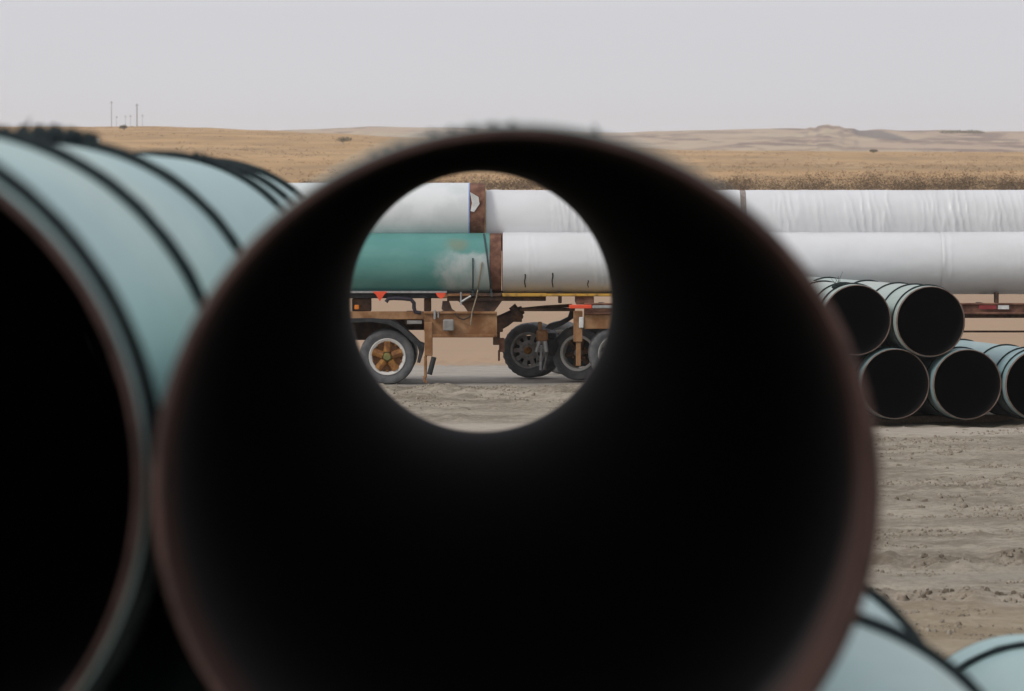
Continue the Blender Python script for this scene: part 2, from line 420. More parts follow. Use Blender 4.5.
# near stack
n0, f0 = P(517, 491, 6.98), P(481, 302, 19.18)
ax = (f0 - n0).normalized()
SX, SZ = 1.078, .926
def near_pos(row, k, dy=0):      # row 0 is the top tier
    return n0 + Vector((SX * k, 0, -SZ * row)) + ax * dy
GN = 'pipes in the near stack'
make_pipe(n0, ax, 'teal', 'rim', .10, [2.15, 4.1, 6.6, 9.4, 11.6], 'dark open pipe in the middle, its far end framing the trailers', GN,
          knots=[(0, PI / 2 + .09, .15, .004, 1, 3), (0, PI / 2 + .40, .05, .004, 1, 4), (0, PI / 2 - .34, .02, .022, 3, 15)])
lp = near_pos(0, -1) + Vector((.008, 0, .0)); lp.z = P(516, 481, 6.98).z
lpipe = make_pipe(lp, ax, 'teal', 'rim', .03, [.085, 2.1, 4.4, 8.8, 10.2, 11.95], 'pale teal pipe at far left with dark rope rings, its mouth cut off', GN,
          knots=[(2, PI / 2 + .03, .23, .026, 0, 8), (2, PI / 2 - .03, .20, .026, 1, 18), (3, PI / 2 - .3, .05, .012, 1, 9)])
make_pipe(near_pos(1, .5), ax, 'teal', 'rim', .06, [.4, 2.50, 4.2, 7.9, 11.4], 'pale teal pipe under the right side of the middle pipe, crossed by dark ropes', GN)
make_pipe(near_pos(1, -.5), ax, 'teal', 'rim', .06, [.5, 3.1, 7, 11], 'pipe in the dark gap below and between the two big front pipes', GN)
make_pipe(near_pos(2, 2, .0), ax, 'teal', 'rim', .06, [.4, 3.6, 7.5, 11.62], 'pale pipe in the bottom right corner with a dark rope near its far end', GN)
hid = 'pale teal pipe buried low in the near stack under the front pipes'
GH = 'buried pipes of the near stack'
for row, k in ((2, 1), (2, 0), (2, -1), (3, .5), (3, 1.5), (3, 2.5), (3, -.5), (3, -1.5), (1, -1.5), (2, -2)):
    make_pipe(near_pos(row, k, random.uniform(0, .12)), ax, 'teal', 'rim', .06, [.6, 6, 11.3], hid, GH)
# dark cover closing the left pipe's far end, torn at one edge
V = [(0, 12.13, 0)]; Fc = []
for j in range(96):
    a = 2 * PI * j / 96; dlt = abs((a - (PI + .36) + PI) % (2 * PI) - PI)
    r = R - WALL + .003 - (.017 * (1 - dlt / .05) if dlt < .05 else 0)
    V.append((r * math.cos(a), 12.13, r * math.sin(a)))
for j in range(96): Fc.append((0, 1 + j, 1 + (j + 1) % 96))
V2 = [(x, y + .02, z) for x, y, z in V]; nb = len(V)
Fc = Fc + [tuple(nb + i for i in reversed(f)) for f in Fc] + [(1 + j, nb + 1 + j, nb + 1 + (j + 1) % 96, 1 + (j + 1) % 96) for j in range(96)]
link('end_cap', mesh('end_cap', V + V2, Fc, M['black'], False), lpipe)
# glint of leaking light, painted as a pale patch inside the left pipe
def wall_patch(name, parent, a0, a1, y0, y1, r, m):
    V, Fc = [], []; n = 10
    for i in range(n + 1):
        a = a0 + (a1 - a0) * i / n; j = .25 * (y1 - y0) * noise.noise(Vector((i * .9, 3, 1)))
        for y in (y0 + j, y1 + j * .5): V.append((r * math.cos(a), y, r * math.sin(a)))
    for i in range(n): Fc.append((2 * i, 2 * i + 1, 2 * i + 3, 2 * i + 2))
    return link(name, mesh(name, V, Fc, m, True), parent)
wall_patch('painted_glint', lpipe, .40, .52, .30, .42, R - WALL - .003, M['glint'])

# far stack on the right
DS = 72.5
sdir = (P(-250, 195, 1e4) - Vector((0, 0, H))).normalized()
GS = 'pipes in the far stack'
def fs(px, py, *a, **k): return make_pipe(P(px, py, DS), sdir, *a, **k)
fs(857, 320, 'teal_dusty', 'rim_pale', .045, [.28, .85, 2.3, 4.4, 7.5, 11], 'upper pipe of the far stack with a rope tuft on top of its mouth', GS, knots=[(0, PI / 2 + .42, .12, .10, 8, 21)])
fs(931, 321.5, 'teal_dusty', 'rim_pale', .045, [.22, 1.05, 2.1, 4.2, 7, 11], 'top right pipe of the far stack, the highest mouth against the white load', GS)
fs(823.5, 384, 'teal_deep', 'rim_pale', .045, [.4, 2, 5, 9], 'ground level pipe of the far stack half hidden behind the big pipe', GS)
fs(895.5, 384, 'teal_deep', 'rim_pale', .045, [.4, 2, 5, 9], 'lower pipe of the far stack under the gap between the two upper mouths', GS)
fs(967.7, 384.5, 'teal_deep', 'rim_pale', .045, [.5, 2.2, 5, 9], 'lower far stack pipe touching the teal roped pipe at its right', GS, knots=[(0, PI / 2 - .8, .05, .03, 5, 31)])
fs(1040, 385, 'teal_deep', 'rim_pale', .045, [.25, .75, 2.0, 4.8, 8.5, 10.5], 'teal roped pipe at the right end of the far stack, mouth cut off', GS)
# timbers below
def timber(c, ang, ln, w, h, label, group):
    mb = MB(); mb.box((-ln / 2, -w / 2, 0), (ln / 2, w / 2, h), .01)
    o = mb.done('timber_skid', M['timber']); o.location = c; o.rotation_euler = (0, 0, ang); tag(o, label, 'timber', group); return o
zb = P(895.5, 384, DS).z - R - .004
syaw = math.atan2(-sdir.x, sdir.y)
bc = P(931, 384, DS)
for q in (1.2, 6, 11):
    c = Vector((bc.x, DS, 0)) + sdir * q
    timber((c.x, c.y, zb - .115), syaw, 5.2, .2, .115, 'timber bearer lying in the shade under the far pipe stack', 'timbers under the far stack')
nyaw = math.atan2(-ax.x, ax.y)
for q in (1.0, 6, 11.2):
    c = near_pos(3, .5) + ax * q
    timber((c.x, c.y, c.z - R - .004 - .11), nyaw, 6.6, .2, .11, 'timber bearer on the ground under the near pipe stack', 'timbers under the near stack')

# ------------------------------------------------------------------ loads on the trailers (pipes run along X)
XD = Vector((1, 0, 0)); DT = 85.0
def load_pipe(xpx0, ypx, d, coat, length, label, cutb=.2, group='pipes loaded on the trailers', end_at=None, wrapparts=None, cutcol='steel_rust'):
    c = P(xpx0, ypx, d)
    if end_at is not None: c.x = P(end_at, ypx, d).x - length
    t = empty('steel_pipe', c, (0, 0, -PI / 2)); tag(t, label, 'pipe', group)
    n = 96; ri = R - WALL; rs = R - .005; Lp = length
    link('end_rim', lathe('end_rim', [(0, ri), (0, rs - .006), (.008, rs), (cutb, rs), (cutb, ri)], M[cutcol], n), t)
    link('end_rim', lathe('end_rim', [(Lp - cutb, ri), (Lp - cutb, rs), (Lp - .008, rs), (Lp, rs - .006), (Lp, ri)], M[cutcol], n), t)
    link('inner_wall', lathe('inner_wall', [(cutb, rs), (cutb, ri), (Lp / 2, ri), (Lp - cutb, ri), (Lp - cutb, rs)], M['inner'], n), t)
    ys = [cutb + (Lp - 2 * cutb) * i / 60 for i in range(61)]
    if coat:
        rf = lambda y, r, a: r + .0015 * noise.noise(Vector((math.cos(a) * 3, y * 1.5, math.sin(a) * 3)))
        link('coating', lathe('coating', [(cutb - .002, rs)] + [(y, R) for y in ys] + [(Lp - cutb + .002, rs)], M[coat], n, closed=False, rfun=rf), t)
    for w in (wrapparts or []):
        link('plastic_wrap', wrap_mesh(*w), t)
    return t
def wrap_mesh(y0, y1, r, m, folds, sd):
    """folds: list of (y centre, width, strength) zones where the plastic hangs in vertical wrinkles"""
    ny = max(8, int((y1 - y0) / .022)); na = 72; V, Fc = [], []
    for i in range(ny + 1):
        y = y0 + (y1 - y0) * i / ny
        amp = sum(s * math.exp(-((y - c) / w) ** 2) for c, w, s in folds)
        edge = .003 * noise.noise(Vector((y * 1.7, sd, 0))) + .012 * max(0, noise.noise(Vector((y * 3.1, sd, 5))) - .15)
        for j in range(na):
            a = 2 * PI * j / na            # 0 camera side, 90 deg = top
            side = max(0., math.cos(a)) ** .6
            skew = y + .06 * math.sin(a) + .035 * noise.noise(Vector((y * 2, a * 2, sd)))
            rid = (1 - abs(noise.noise(Vector((skew * 7.5, .35 * math.sin(a), sd))) * 2.2)) 
            rid = max(-.2, rid) ** 3 if rid > 0 else rid * .1
            rr = r + edge * max(0, math.sin(a)) ** 4 + amp * side * .024 * rid + .003 * noise.noise(Vector((y * 4, a * 3, sd)))
            rr = max(rr, R + .002)
            V.append((rr * math.cos(a), y, rr * math.sin(a)))
    for i in range(ny):
        for j in range(na):
            k = (j + 1) % na
            Fc.append((i * na + j, i * na + k, (i + 1) * na + k, (i + 1) * na + j))
    me = mesh('plastic_wrap', V, Fc, M[m])
    bm = bmesh.new(); bm.from_mesh(me); bmesh.ops.recalc_face_normals(bm, faces=bm.faces); bm.to_mesh(me); bm.free()
    return me
px_m = F / DT
def X2px(x): return 512 + x * px_m
# left trailer load
gx = 501.5 - GREEN_L * px_m
green = load_pipe(gx, 263.3, DT, 'green', GREEN_L, 'green pipe with scuffed white patches and a rusty end on the left trailer', .21)
upl = load_pipe(483.5 - 12.2 * px_m, 213, DT + .42, 'white_coat', 12.2, 'white coated pipe with a red rusty end on top of the green pipe', .27, end_at=484.8)
load_pipe(491 - 12.2 * px_m, 263, DT + 1.09, 'white_coat', 12.2, 'pipe on the far side of the left trailer, behind the green pipe', .21)
mb = MB(); e = P(475, 205, DT + .42 - R - .03)
# torn label flap on the bare end
mb.pprism([(470, 192), (478.5, 197), (479.5, 204), (474, 212), (470.5, 211), (472, 203)], DT + .42 - R - .012, DT + .42 - R - .004)
o = mb.done('torn_label', M['white_paint'], None, False); o.parent = upl; o.matrix_parent_inverse = (Matrix.Translation(upl.location) @ Euler((0, 0, -PI / 2)).to_matrix().to_4x4()).inverted()
o = link('tape_band', lathe('tape_band', [(12.2 - .285, R + .001), (12.2 - .285, R + .004), (12.2 - .265, R + .004), (12.2 - .265, R + .001)], M['bluetape'], 96), upl)
# right trailer load
LR = 12.2
low = load_pipe(502.2, 263, DT, None, LR, 'long pipe in white plastic, lower one on the right trailer, muddy below', .10,
    wrapparts=[(.012, 7.82, R + .006, 'wrap_dirty', [(.5, .12, .5), (1.75, .22, .7), (3.2, 1.0, .25), (6, 1.5, .1)], 1.0),
               (7.70, LR - .03, R + .016, 'wrap_dirty', [(7.75, .12, .9), (9.5, 1, .2)], 2.0)])
upr = load_pipe(485.5, 220.5, DT + .62, None, LR, 'wrinkled white plastic wrapped pipe on top of the right trailer load', .10,
    wrapparts=[(.012, 4.50, R + .006, 'wrap', [(1.55, .38, 1.0), (3.5, .5, .5)], 3.0),
               (4.60, LR - .03, R + .006, 'wrap', [(5.35, .28, 1), (5.9, .12, .6), (6.65, .35, 1.2), (7.05, .12, 1.3), (7.9, .4, .9), (8.35, .28, 1.2), (9.0, .2, 1), (9.5, .5, .8), (10.6, .5, 1)], 4.0)])
link('weld_band', lathe('weld_band', [(4.505, R - .004), (4.505, R + .004), (4.595, R + .004), (4.595, R - .004)], M['band_grey'], 96), upr)
load_pipe(505, 263, DT + 1.25, None, LR, 'white wrapped pipe on the far side of the right trailer, behind the lower one', .10, wrapparts=[(.012, LR - .03, R + .006, 'wrap', [(3, 2, .3)], 6.0)])
# black vertical lines laid on the lower wrap near its end
for px, y0, y1 in ((525, 274, 287), (552.5, 273, 287), (588, 280, 287)):
    pts = []
    for q in range(9):
        py = y0 + (y1 - y0) * q / 8; s = (py - 263) / 30.5 ; s = max(-.98, min(.98, s))
        dd = DT - (R + .012) * math.sqrt(1 - s * s)
        pts.append(P(px + .4 * math.sin(q), py, dd))
    mb = MB(); mb.tube(pts, .013, 6); o = mb.done('dark_line', M['black'], None); o.parent = low
    o.matrix_parent_inverse = (Matrix.Translation(low.location) @ Euler((0, 0, -PI / 2)).to_matrix().to_4x4()).inverted()

# ------------------------------------------------------------------ wheels
def spoke_wheel(name, parent, c, rad, kind, yaw=0, duals=True):
    """wheel at centre c, axle along Y (outer face toward -Y)"""
    w = .27; rr = rad * .66
    if kind == 'rust':
        rim = lathe(name, [(-w * .48, rr * 1.0), (-w * .5, rr * .97), (-w * .44, rr * .84), (-w * .2, rr * .80), (w * .2, rr * .80), (w * .45, rr), (w * .3, rr * 1.02), (-w * .3, rr * 1.02)], M['rim_white'], 64)
    elif kind == 'steel':
        mb = MB()
        rim = lathe(name, [(-w * .48, rr), (-w * .5, rr * .97), (-w * .44, rr * .88), (-w * .1, rr * .84), (w * .2, rr * .84), (w * .45, rr), (w * .3, rr * 1.02), (-w * .3, rr * 1.02)], M['rim_steel'], 64)
    else:
        rim = lathe(name, [(-w * .48, rr), (-w * .5, rr * .97), (-w * .44, rr * .86), (-w * .2, rr * .82), (w * .2, rr * .82), (w * .45, rr), (w * .3, rr * 1.02), (-w * .3, rr * 1.02)], M['rim_white'], 64)
    o = link(name, rim, parent, c, (0, 0, yaw))
    # tyre with shoulder blocks
    def tf(y, r, a):
        if r > rad * .965: return r - (.012 if (int(a / (2 * PI) * 56) % 2 and abs(y) > w * .18) else 0)
        return r
    prof = [(-w * .42, rr * .99), (-w * .52, rad * .78), (-w * .55, rad * .86), (-w * .50, rad * .95), (-w * .40, rad * .985), (-w * .16, rad), (-w * .13, rad * .975), (-w * .08, rad * .975), (-w * .05, rad),
            (w * .05, rad), (w * .08, rad * .975), (w * .13, rad * .975), (w * .16, rad), (w * .40, rad * .985), (w * .50, rad * .95), (w * .55, rad * .86), (w * .52, rad * .78), (w * .42, rr * .99)]
    ty = lathe('tyre', prof, M['tyre'], 224, rfun=tf, ang=50)
    link('tyre', ty, o)
    if duals: link('tyre', ty, o, (0, .34, 0))
    mb = MB()
    if kind == 'rust':      # cast spoke hub
        mb2 = MB()
        for k in range(5):
            a = 2 * PI * k / 5 + .3
            p0 = Vector((math.cos(a) * rr * .25, -w * .30, math.sin(a) * rr * .25)); p1 = Vector((math.cos(a) * rr * .83, -w * .26, math.sin(a) * rr * .83))
            mb.tube([p0, p0.lerp(p1, .5), p1], [rr * .24, rr * .21, rr * .26], 8)
            a2 = a + PI / 5; mb.blob((math.cos(a2) * rr * .80, -w * .32, math.sin(a2) * rr * .80), rr * .09, .03, rr * .09, 1, .1)
        h = mb.done('hub', M['hub_rust'], o)
        mb = MB(); mb.tube([(0, -w * .62, 0), (0, -w * .5, 0), (0, 0, 0)], [rr * .16, rr * .24, rr * .3], 20); mb.done('hub_cap', simple('greenish hub cap', (.16, .17, .06), (.25, .18, .06), 9, .7), o)
        link('brake_drum', lathe('brake_drum', [(-w * .05, .001), (-w * .05, rr * .78), (w * .4, rr * .78), (w * .4, .001)], M['rust_orange'], 48), o)
    elif kind == 'steel':   # disc with hand holes : hub plate, ten webs, outer ring
        mb.tube([(0, -w * .40, 0), (0, -w * .34, 0), (0, -w * .28, 0)], [rr * .40, rr * .52, rr * .56], 40)
        for k in range(10):
            a = 2 * PI * k / 10; r0, r1 = rr * .52, rr * .90
            wd0, wd1 = .11, .10
            pts = [(r0, a - wd0 * 1.8), (r1, a - wd1 * 1.5), (r1, a + wd1 * 1.5), (r0, a + wd0 * 1.8)]
            mb.prism([(math.cos(b) * r, math.sin(b) * r) for r, b in pts], -w * .31 + .004 * (k % 2), -w * .25 + .004 * (k % 2))
            mb.blob((math.cos(a + .3) * rr * .36, -w * .40, math.sin(a + .3) * rr * .36), .018, .02, .018, 1, 0)
        h = mb.done('hub', M['rim_steel'], o)
        mb = MB(); mb.tube([(0, -w * .66, 0), (0, -w * .6, 0), (0, -w * .3, 0)], [rr * .14, rr * .2, rr * .22], 20); mb.done('hub_cap', M['hub_rust'], o)
        link('brake_drum', lathe('brake_drum', [(-w * .02, .001), (-w * .02, rr * .8), (w * .4, rr * .8), (w * .4, .001)], M['black'], 48), o)
    else:
        for k in range(6):
            a = 2 * PI * k / 6 + .2
            p0 = Vector((math.cos(a) * rr * .2, -w * .1, math.sin(a) * rr * .2)); p1 = Vector((math.cos(a) * rr * .83, -w * .05, math.sin(a) * rr * .83))
            mb.tube([p0, p1], [rr * .15, rr * .11], 8)
        h = mb.done('hub', M['rust_dark'], o)
        mb = MB(); mb.tube([(0, -w * .6, 0), (0, -w * .5, 0), (0, 0, 0)], [rr * .14, rr * .2, rr * .26], 20); mb.done('hub_cap', M['grey_box'], o)
        mb = MB(); [mb.blob((math.cos(k * PI / 5) * rr * .42, -w * .12, math.sin(k * PI / 5) * rr * .42), .02, .03, .02, 1, 0) for k in range(10)]; mb.done('lug_nuts', M['rust_orange'], o)
        link('brake_drum', lathe('brake_drum', [(w * .12, .001), (w * .12, rr * .78), (w * .4, rr * .78), (w * .4, .001)], M['black'], 48), o)
    return o

# ------------------------------------------------------------------ left trailer
TL = empty('pipe_trailer', P(430, 384, DT) * 1.0); TL.location.z = 0
tag(TL, 'rusty brown pipe trailer under the green pipe, one white ringed wheel with orange hub', 'trailer')
def part(mb, name, m, root, smooth=True):
    o = mb.done(name, M[m], None, smooth); o.parent = root
    o.matrix_parent_inverse = Matrix.Translation(root.location).inverted(); return o
def at_root(o, root, loc): o.parent = root; o.location = Vector(loc) - root.location
d = 84.7
mb = MB(); mb.prect(130, 311.5, 424, 319.5, d, d + .12); mb.pprism([(424, 311.5), (497, 312.5), (497, 337), (432, 337.5), (424, 331)], d, d + .10)
mb.prect(424, 311.5, 497, 314, d - .05, d); mb.prect(428, 334.5, 495, 337.5, d - .05, d)
part(mb, 'main_beam', 'rust_orange', TL)
mb = MB(); mb.prect(130, 311.5, 490, 330, d + 1.5, d + 1.6)
for px in (180, 300, 405, 440, 475): mb.prect(px, 313, px + 7, 325, d + .12, d + 1.5)
part(mb, 'chassis_frame', 'rust_dark', TL)
mb = MB(); mb.prect(100, 293.4, 447, 298.3, d + .02, d + 1.7); part(mb, 'deck', 'black', TL)
mb = MB(); mb.prect(100, 291.0, 447, 293.2, d - .08, d + .10, .004); part(mb, 'deck_rail', 'pale_metal', TL)
for x0, x1 in ((290, 296), (352, 371), (424, 431)):
    mb = MB(); mb.prect(x0, 298.5, x1, 311.3, d + .15, d + .5); part(mb, 'deck_post', 'rust_dark', TL)
mb = MB(); mb.prect(447, 293, 502, 296.5, d - .04, d + 1.7); mb.prect(447, 296.7, 546, 301, d + .02, d + 1.7)
mb.pprism([(458, 301), (502, 301), (494, 312), (468, 312), (464, 306)], d + .1, d + .35); part(mb, 'bolster', 'rust_dark', TL)
mb = MB(); mb.prect(441, 293.5, 447.5, 298, d - .05, d + .3); mb.prect(447.5, 294, 470, 296.2, d - .06, d - .04); part(mb, 'bolster_plate', 'rust_orange', TL)
mb = MB(); mb.pprism([(442.5, 301), (449, 301), (452, 309), (458, 313), (446, 313), (441.5, 309)], d + .02, d + .1); part(mb, 'gusset', 'rust_dark', TL)
# triangular red flag and its smaller twin
mb = MB(); mb.pprism([(372.5, 291.5), (387.5, 291.5), (384, 295), (379.8, 301.5), (376, 295)], d - .12, d - .10); part(mb, 'warning_flag', 'red', TL, False)
mb = MB(); mb.pprism([(435.5, 292.8), (446, 292.8), (444.5, 296.5), (441, 299), (437.5, 296.5)], d - .12, d - .10); part(mb, 'warning_flag', 'red', TL, False)
mb = MB(); mb.tube([P(a, b, d - .08) for a, b in ((386, 302), (388.5, 298.6), (394, 298.2), (404, 298.6), (411, 299.5), (414, 303), (414, 308), (415.5, 312), (421, 313))], .036, 10); part(mb, 'air_hose', 'hose', TL)
mb = MB(); mb.prect(443, 319.5, 454, 331, d - .2, d - .052, .02); part(mb, 'junction_box', 'grey_box', TL)
mb = MB(); mb.prect(433.5, 310, 435.8, 319.5, d - .08, d - .02); mb.prect(437.5, 311, 439, 318, d - .08, d - .02); part(mb, 'bracket', 'pale_metal', TL)
mb = MB(); mb.prect(407, 320.5, 422, 324, d - .03, d - .01); part(mb, 'plate', 'grey_box', TL)
# mudguard over the wheel
up = [(330, 318), (350, 318.3), (372, 318), (390, 319.5), (402, 326), (414, 337), (424, 347)]
lo_ = [(422, 350), (411, 341), (400, 330.5), (389, 324.5), (372, 322), (350, 322.5), (330, 322)]
mb = MB(); mb.pprism(up + lo_, d - .02, d + .62); part(mb, 'mudguard', 'black', TL)
mb = MB(); mb.pprism([(416, 341), (424, 344), (423.5, 352), (420, 363), (417, 362.5), (419, 352)], d + .02, d + .6); part(mb, 'mudflap', 'black', TL)
# landing leg
mb = MB(); mb.prect(424.5, 322, 432.5, 356, d - .06, d + .06); mb.prect(424, 356, 427, 378, d - .03, d + .03); mb.tube([P(424.2, 376, d), P(424.8, 381, d), P(427, 382.5, d)], .025, 8)
part(mb, 'landing_leg', 'rust_orange', TL)
mb = MB(); mb.tube([P(434, 357, d - .1), P(429.5, 374.5, d - .1)], .048, 10); part(mb, 'shock_absorber', 'black', TL)
# slack tie downs hanging at the pipe end
ty0 = DT - R - .03
def dense(pts, n=8):
    return [tuple(a[i] + (b[i] - a[i]) * k / n for i in (0, 1)) for a, b in zip(pts, pts[1:]) for k in range(n)] + [pts[-1]]
for pts, m, r in (([(484, 234), (487, 255), (490, 280), (492, 297)], 'strap', .016), ([(472.8, 258), (473, 280), (472.5, 296)], 'strap', .013), ([(482, 262), (479, 282), (476.5, 297), (472, 312), (470.5, 325)], 'webbing', .012), ([(471, 296), (461, 302)], 'pale_metal', .02), ([(461, 292), (461, 305)], 'pale_metal', .018)):
    mb = MB()
    pp = []
    for a, b in dense(pts):
        s = (b - 263.3) / 30.3
        pp.append(P(a, b, DT - (R + .02) * math.sqrt(max(.1, 1 - s * s)) if s < .9 else d - .13))
    mb.tube(pp, r, 6); part(mb, 'tie_strap', m, TL)
mb = MB(); mb.prect(354.5, 305, 359, 309.5, d - .02, d + .1); part(mb, 'marker_lamp', 'amber', TL)
mb = MB(); mb.tube([P(a, b, d - .07) for a, b in ((455, 313), (459, 318), (464, 319.5), (469, 317), (474, 313))], .018, 6); part(mb, 'chain', 'rust_dark', TL)
# wheels
wl = spoke_wheel('wheel', TL, (0, 0, 0), .492, 'rust'); c = P(387.5, 356.3, 84.95); at_root(wl, TL, (c.x, 84.95, .49))
wl2 = spoke_wheel('wheel', TL, (0, 0, 0), .492, 'rust'); c2 = P(325, 356.3, 84.95); at_root(wl2, TL, (c2.x, 84.95, .49))
for cx in (c.x, c2.x):
    w3 = spoke_wheel('wheel', TL, (0, 0, 0), .492, 'plain', PI, True); at_root(w3, TL, (cx, 87.1, .49))
    mb = MB(); mb.tube([(cx, 85, .49), (cx, 87.1, .49)], .07, 12); part(mb, 'axle', 'rust_dark', TL)
mb = MB(); mb.pprism([(318, 330), (352, 340), (395, 340), (398, 333), (405, 320), (320, 320)], d + .75, d + .85); part(mb, 'suspension', 'rust_dark', TL)

# ------------------------------------------------------------------ dolly between the trailers
TD = empty('trailer_dolly', (P(545, 375, 87).x, 86.6, 0)); tag(TD, 'turned dolly with a grey steel wheel and a white rimmed wheel between the two trailers', 'dolly')
cA, cB = P(530, 347.5, 87.2), P(579.5, 353.0, 85.9)
yw = -.30
wA = spoke_wheel('wheel', TD, (0, 0, 0), .497, 'steel', yw); at_root(wA, TD, (cA.x, 87.2, .497 + .02))
wB = spoke_wheel('wheel', TD, (0, 0, 0), .49, 'plain', yw); at_root(wB, TD, (cB.x, 85.9, .49 + .03))
for cc, y in ((cA, 87.2), (cB, 85.9)):
    v = Vector((math.sin(-yw), math.cos(yw), 0)); p = Vector((cc.x, y, .5)); mb = MB(); mb.tube([p, p + v * 2], .07, 12); part(mb, 'axle', 'rust_dark', TD)
    w3 = spoke_wheel('wheel', TD, (0, 0, 0), .49, 'plain', yw + PI, False); at_root(w3, TD, p + v * 2)
dd = 85.0
mb = MB(); mb.tube([P(492, 326, dd + .2), P(505, 320, dd + .2), P(518, 312, dd + .2), P(523, 309.5, dd + .2)], [.14, .12, .09, .07], 8)
mb.prect(490, 318, 503, 332, dd + .1, dd + .5); mb.prect(509, 313, 522, 322, dd + .2, dd + .6); mb.prect(493, 332, 500, 345, dd + .2, dd + .4); mb.tube([P(512, 306, dd + .1), P(516, 311, dd + .1), P(520, 318, dd + .2)], .07, 8)
part(mb, 'coupling', 'rust_dark', TD)
mb = MB(); mb.prect(499, 338, 504.5, 352, dd + .2, dd + .3); mb.prect(498, 350, 500, 361, dd + .2, dd + .26); part(mb, 'jack', 'steel_rust', TD)
mb = MB(); mb.prect(519, 308, 575, 311.2, dd + .1, dd + .3); mb.tube([P(520, 309.5, dd + .2), P(545, 307, dd + .2), P(572, 305.5, dd + .2)], .03, 8); part(mb, 'drawbar', 'rust_dark', TD)
mb = MB(); mb.pprism([(570, 311), (575, 311), (574, 318), (563, 325), (552, 330), (545, 328), (549, 324), (560, 321), (568, 317)], dd + .35, dd + .6); part(mb, 'suspension_arm', 'black', TD)
mb = MB(); mb.prect(536.5, 330, 548, 341.5, dd + .4, dd + .7, .03); mb.prect(538, 322, 542, 330, dd + .45, dd + .6); part(mb, 'brake_chamber', 'rust_orange', TD)
mb = MB(); mb.tube([P(539.5, 341, dd + .45), P(536.5, 352, dd + .45), P(537.5, 366, dd + .45)], .028, 8); mb.tube([P(545, 341, dd + .45), P(546.5, 352, dd + .45), P(544.5, 370, dd + .45)], .036, 8); mb.tube([P(541.5, 345, dd + .5), P(540.5, 370, dd + .5)], .024, 8)
mb.prect(535.5, 347, 548, 350, dd + .5, dd + .6); part(mb, 'support_strut', 'pale_metal', TD)
mb = MB(); mb.blob(P(551, 345, dd + .7), .12, .15, .20, 2, .3); mb.prect(546, 333, 556, 341, dd + .6, dd + .8); part(mb, 'air_tank', 'black', TD)

# ------------------------------------------------------------------ right trailer
TR = empty('pipe_trailer', (P(760, 384, DT).x, DT + .8, 0)); tag(TR, 'flat pipe trailer under the white wrapped pipes, red and white tape on its beam', 'trailer')
d = 84.55
mb = MB(); mb.prect(584, 303.5, 1190, 314.2, d, d + .12); mb.prect(584, 303.0, 1190, 305, d - .05, d); mb.prect(584, 312, 1190, 314.4, d - .05, d); part(mb, 'side_beam', 'steel_rust', TR)
mb = MB(); mb.prect(584, 303.5, 1190, 318, d + 1.9, d + 2.02)
for px in range(600, 1190, 55): mb.prect(px, 305, px + 6, 313, d + .12, d + 1.9)
part(mb, 'chassis_frame', 'rust_dark', TR)
for px in (560, 700, 800, 900, 997, 1100):
    mb = MB(); mb.prect(px - 1.8, 292.5, px + 1.8, 303.2, d + .1, d + .35); part(mb, 'stake', 'rust_dark', TR)
for px in (640, 820, 1040):
    mb = MB(); mb.prect(px, 294.5, px + 9, 303, d + .05, d + 1.95); part(mb, 'bolster', 'timber', TR)
mb = MB(); mb.prect(502.5, 293.4, 547, 296.6, d, d + 1.8); mb.prect(547, 293.8, 640, 296.4, d, d + 1.8); part(mb, 'bed_rail', 'yellow', TR)
mb = MB(); mb.prect(576, 296.6, 594, 304.5, d + .05, d + 1.6); part(mb, 'headboard_block', 'steel_rust', TR)
mb = MB(); mb.prect(584, 314.4, 640, 329, d + .02, d + .3); mb.prect(640, 314.4, 720, 324, d + .02, d + .3); part(mb, 'side_panel', 'rust_orange', TR)
mb = MB(); mb.prect(569, 304.8, 592, 308.6, d - .12, d - .06); part(mb, 'reflector', 'red', TR)
mb = MB(); mb.prect(592.3, 305.4, 618, 308.4, d - .12, d - .06); part(mb, 'reflector', 'pale_metal', TR)
mb = MB(); mb.prect(573.5, 311, 582.5, 342, d + .02, d + .2); mb.prect(576, 342, 581, 366, d + .05, d + .15); part(mb, 'landing_leg', 'rust_orange', TR)
mb = MB(); mb.prect(579, 317, 583.5, 328, d - .03, d + .015); part(mb, 'leg_plate', 'white_paint', TR)
for x0, x1, m in ((979, 996.5, 'red_dull'), (998, 1009, 'white_paint'), (920, 938, 'red_dull'), (940, 952, 'white_paint'), (1040, 1057, 'red_dull')):
    mb = MB(); mb.prect(x0, 305.3, x1, 309.2, d - .066, d - .053, 0); part(mb, 'reflective_tape', m, TR, False)
mb = MB(); mb.tube([P(960, 331.5, d + 1.0), P(1190, 331.5, d + 1.0)], .02, 6); mb.tube([P(700, 331.5, d + 1.0), P(961, 331.5, d + 1.0)], .02, 6); part(mb, 'brake_line', 'rust_dark', TR)
for px in (616.5, 674):
    c = P(px, 350, 84.62)
    w = spoke_wheel('wheel', TR, (0, 0, 0), .49, 'steel', 0); at_root(w, TR, (c.x, 84.75, .55 if px < 650 else .49))
    w = spoke_wheel('wheel', TR, (0, 0, 0), .49, 'plain', PI); at_root(w, TR, (c.x, 87.0, .49))
    mb = MB(); mb.tube([(c.x, 84.7, .5), (c.x, 87, .5)], .07, 12); part(mb, 'axle', 'rust_dark', TR)
mb = MB(); mb.prect(1130, 314.4, 1139, 380, d + .1, d + .25); part(mb, 'landing_leg', 'rust_dark', TR)

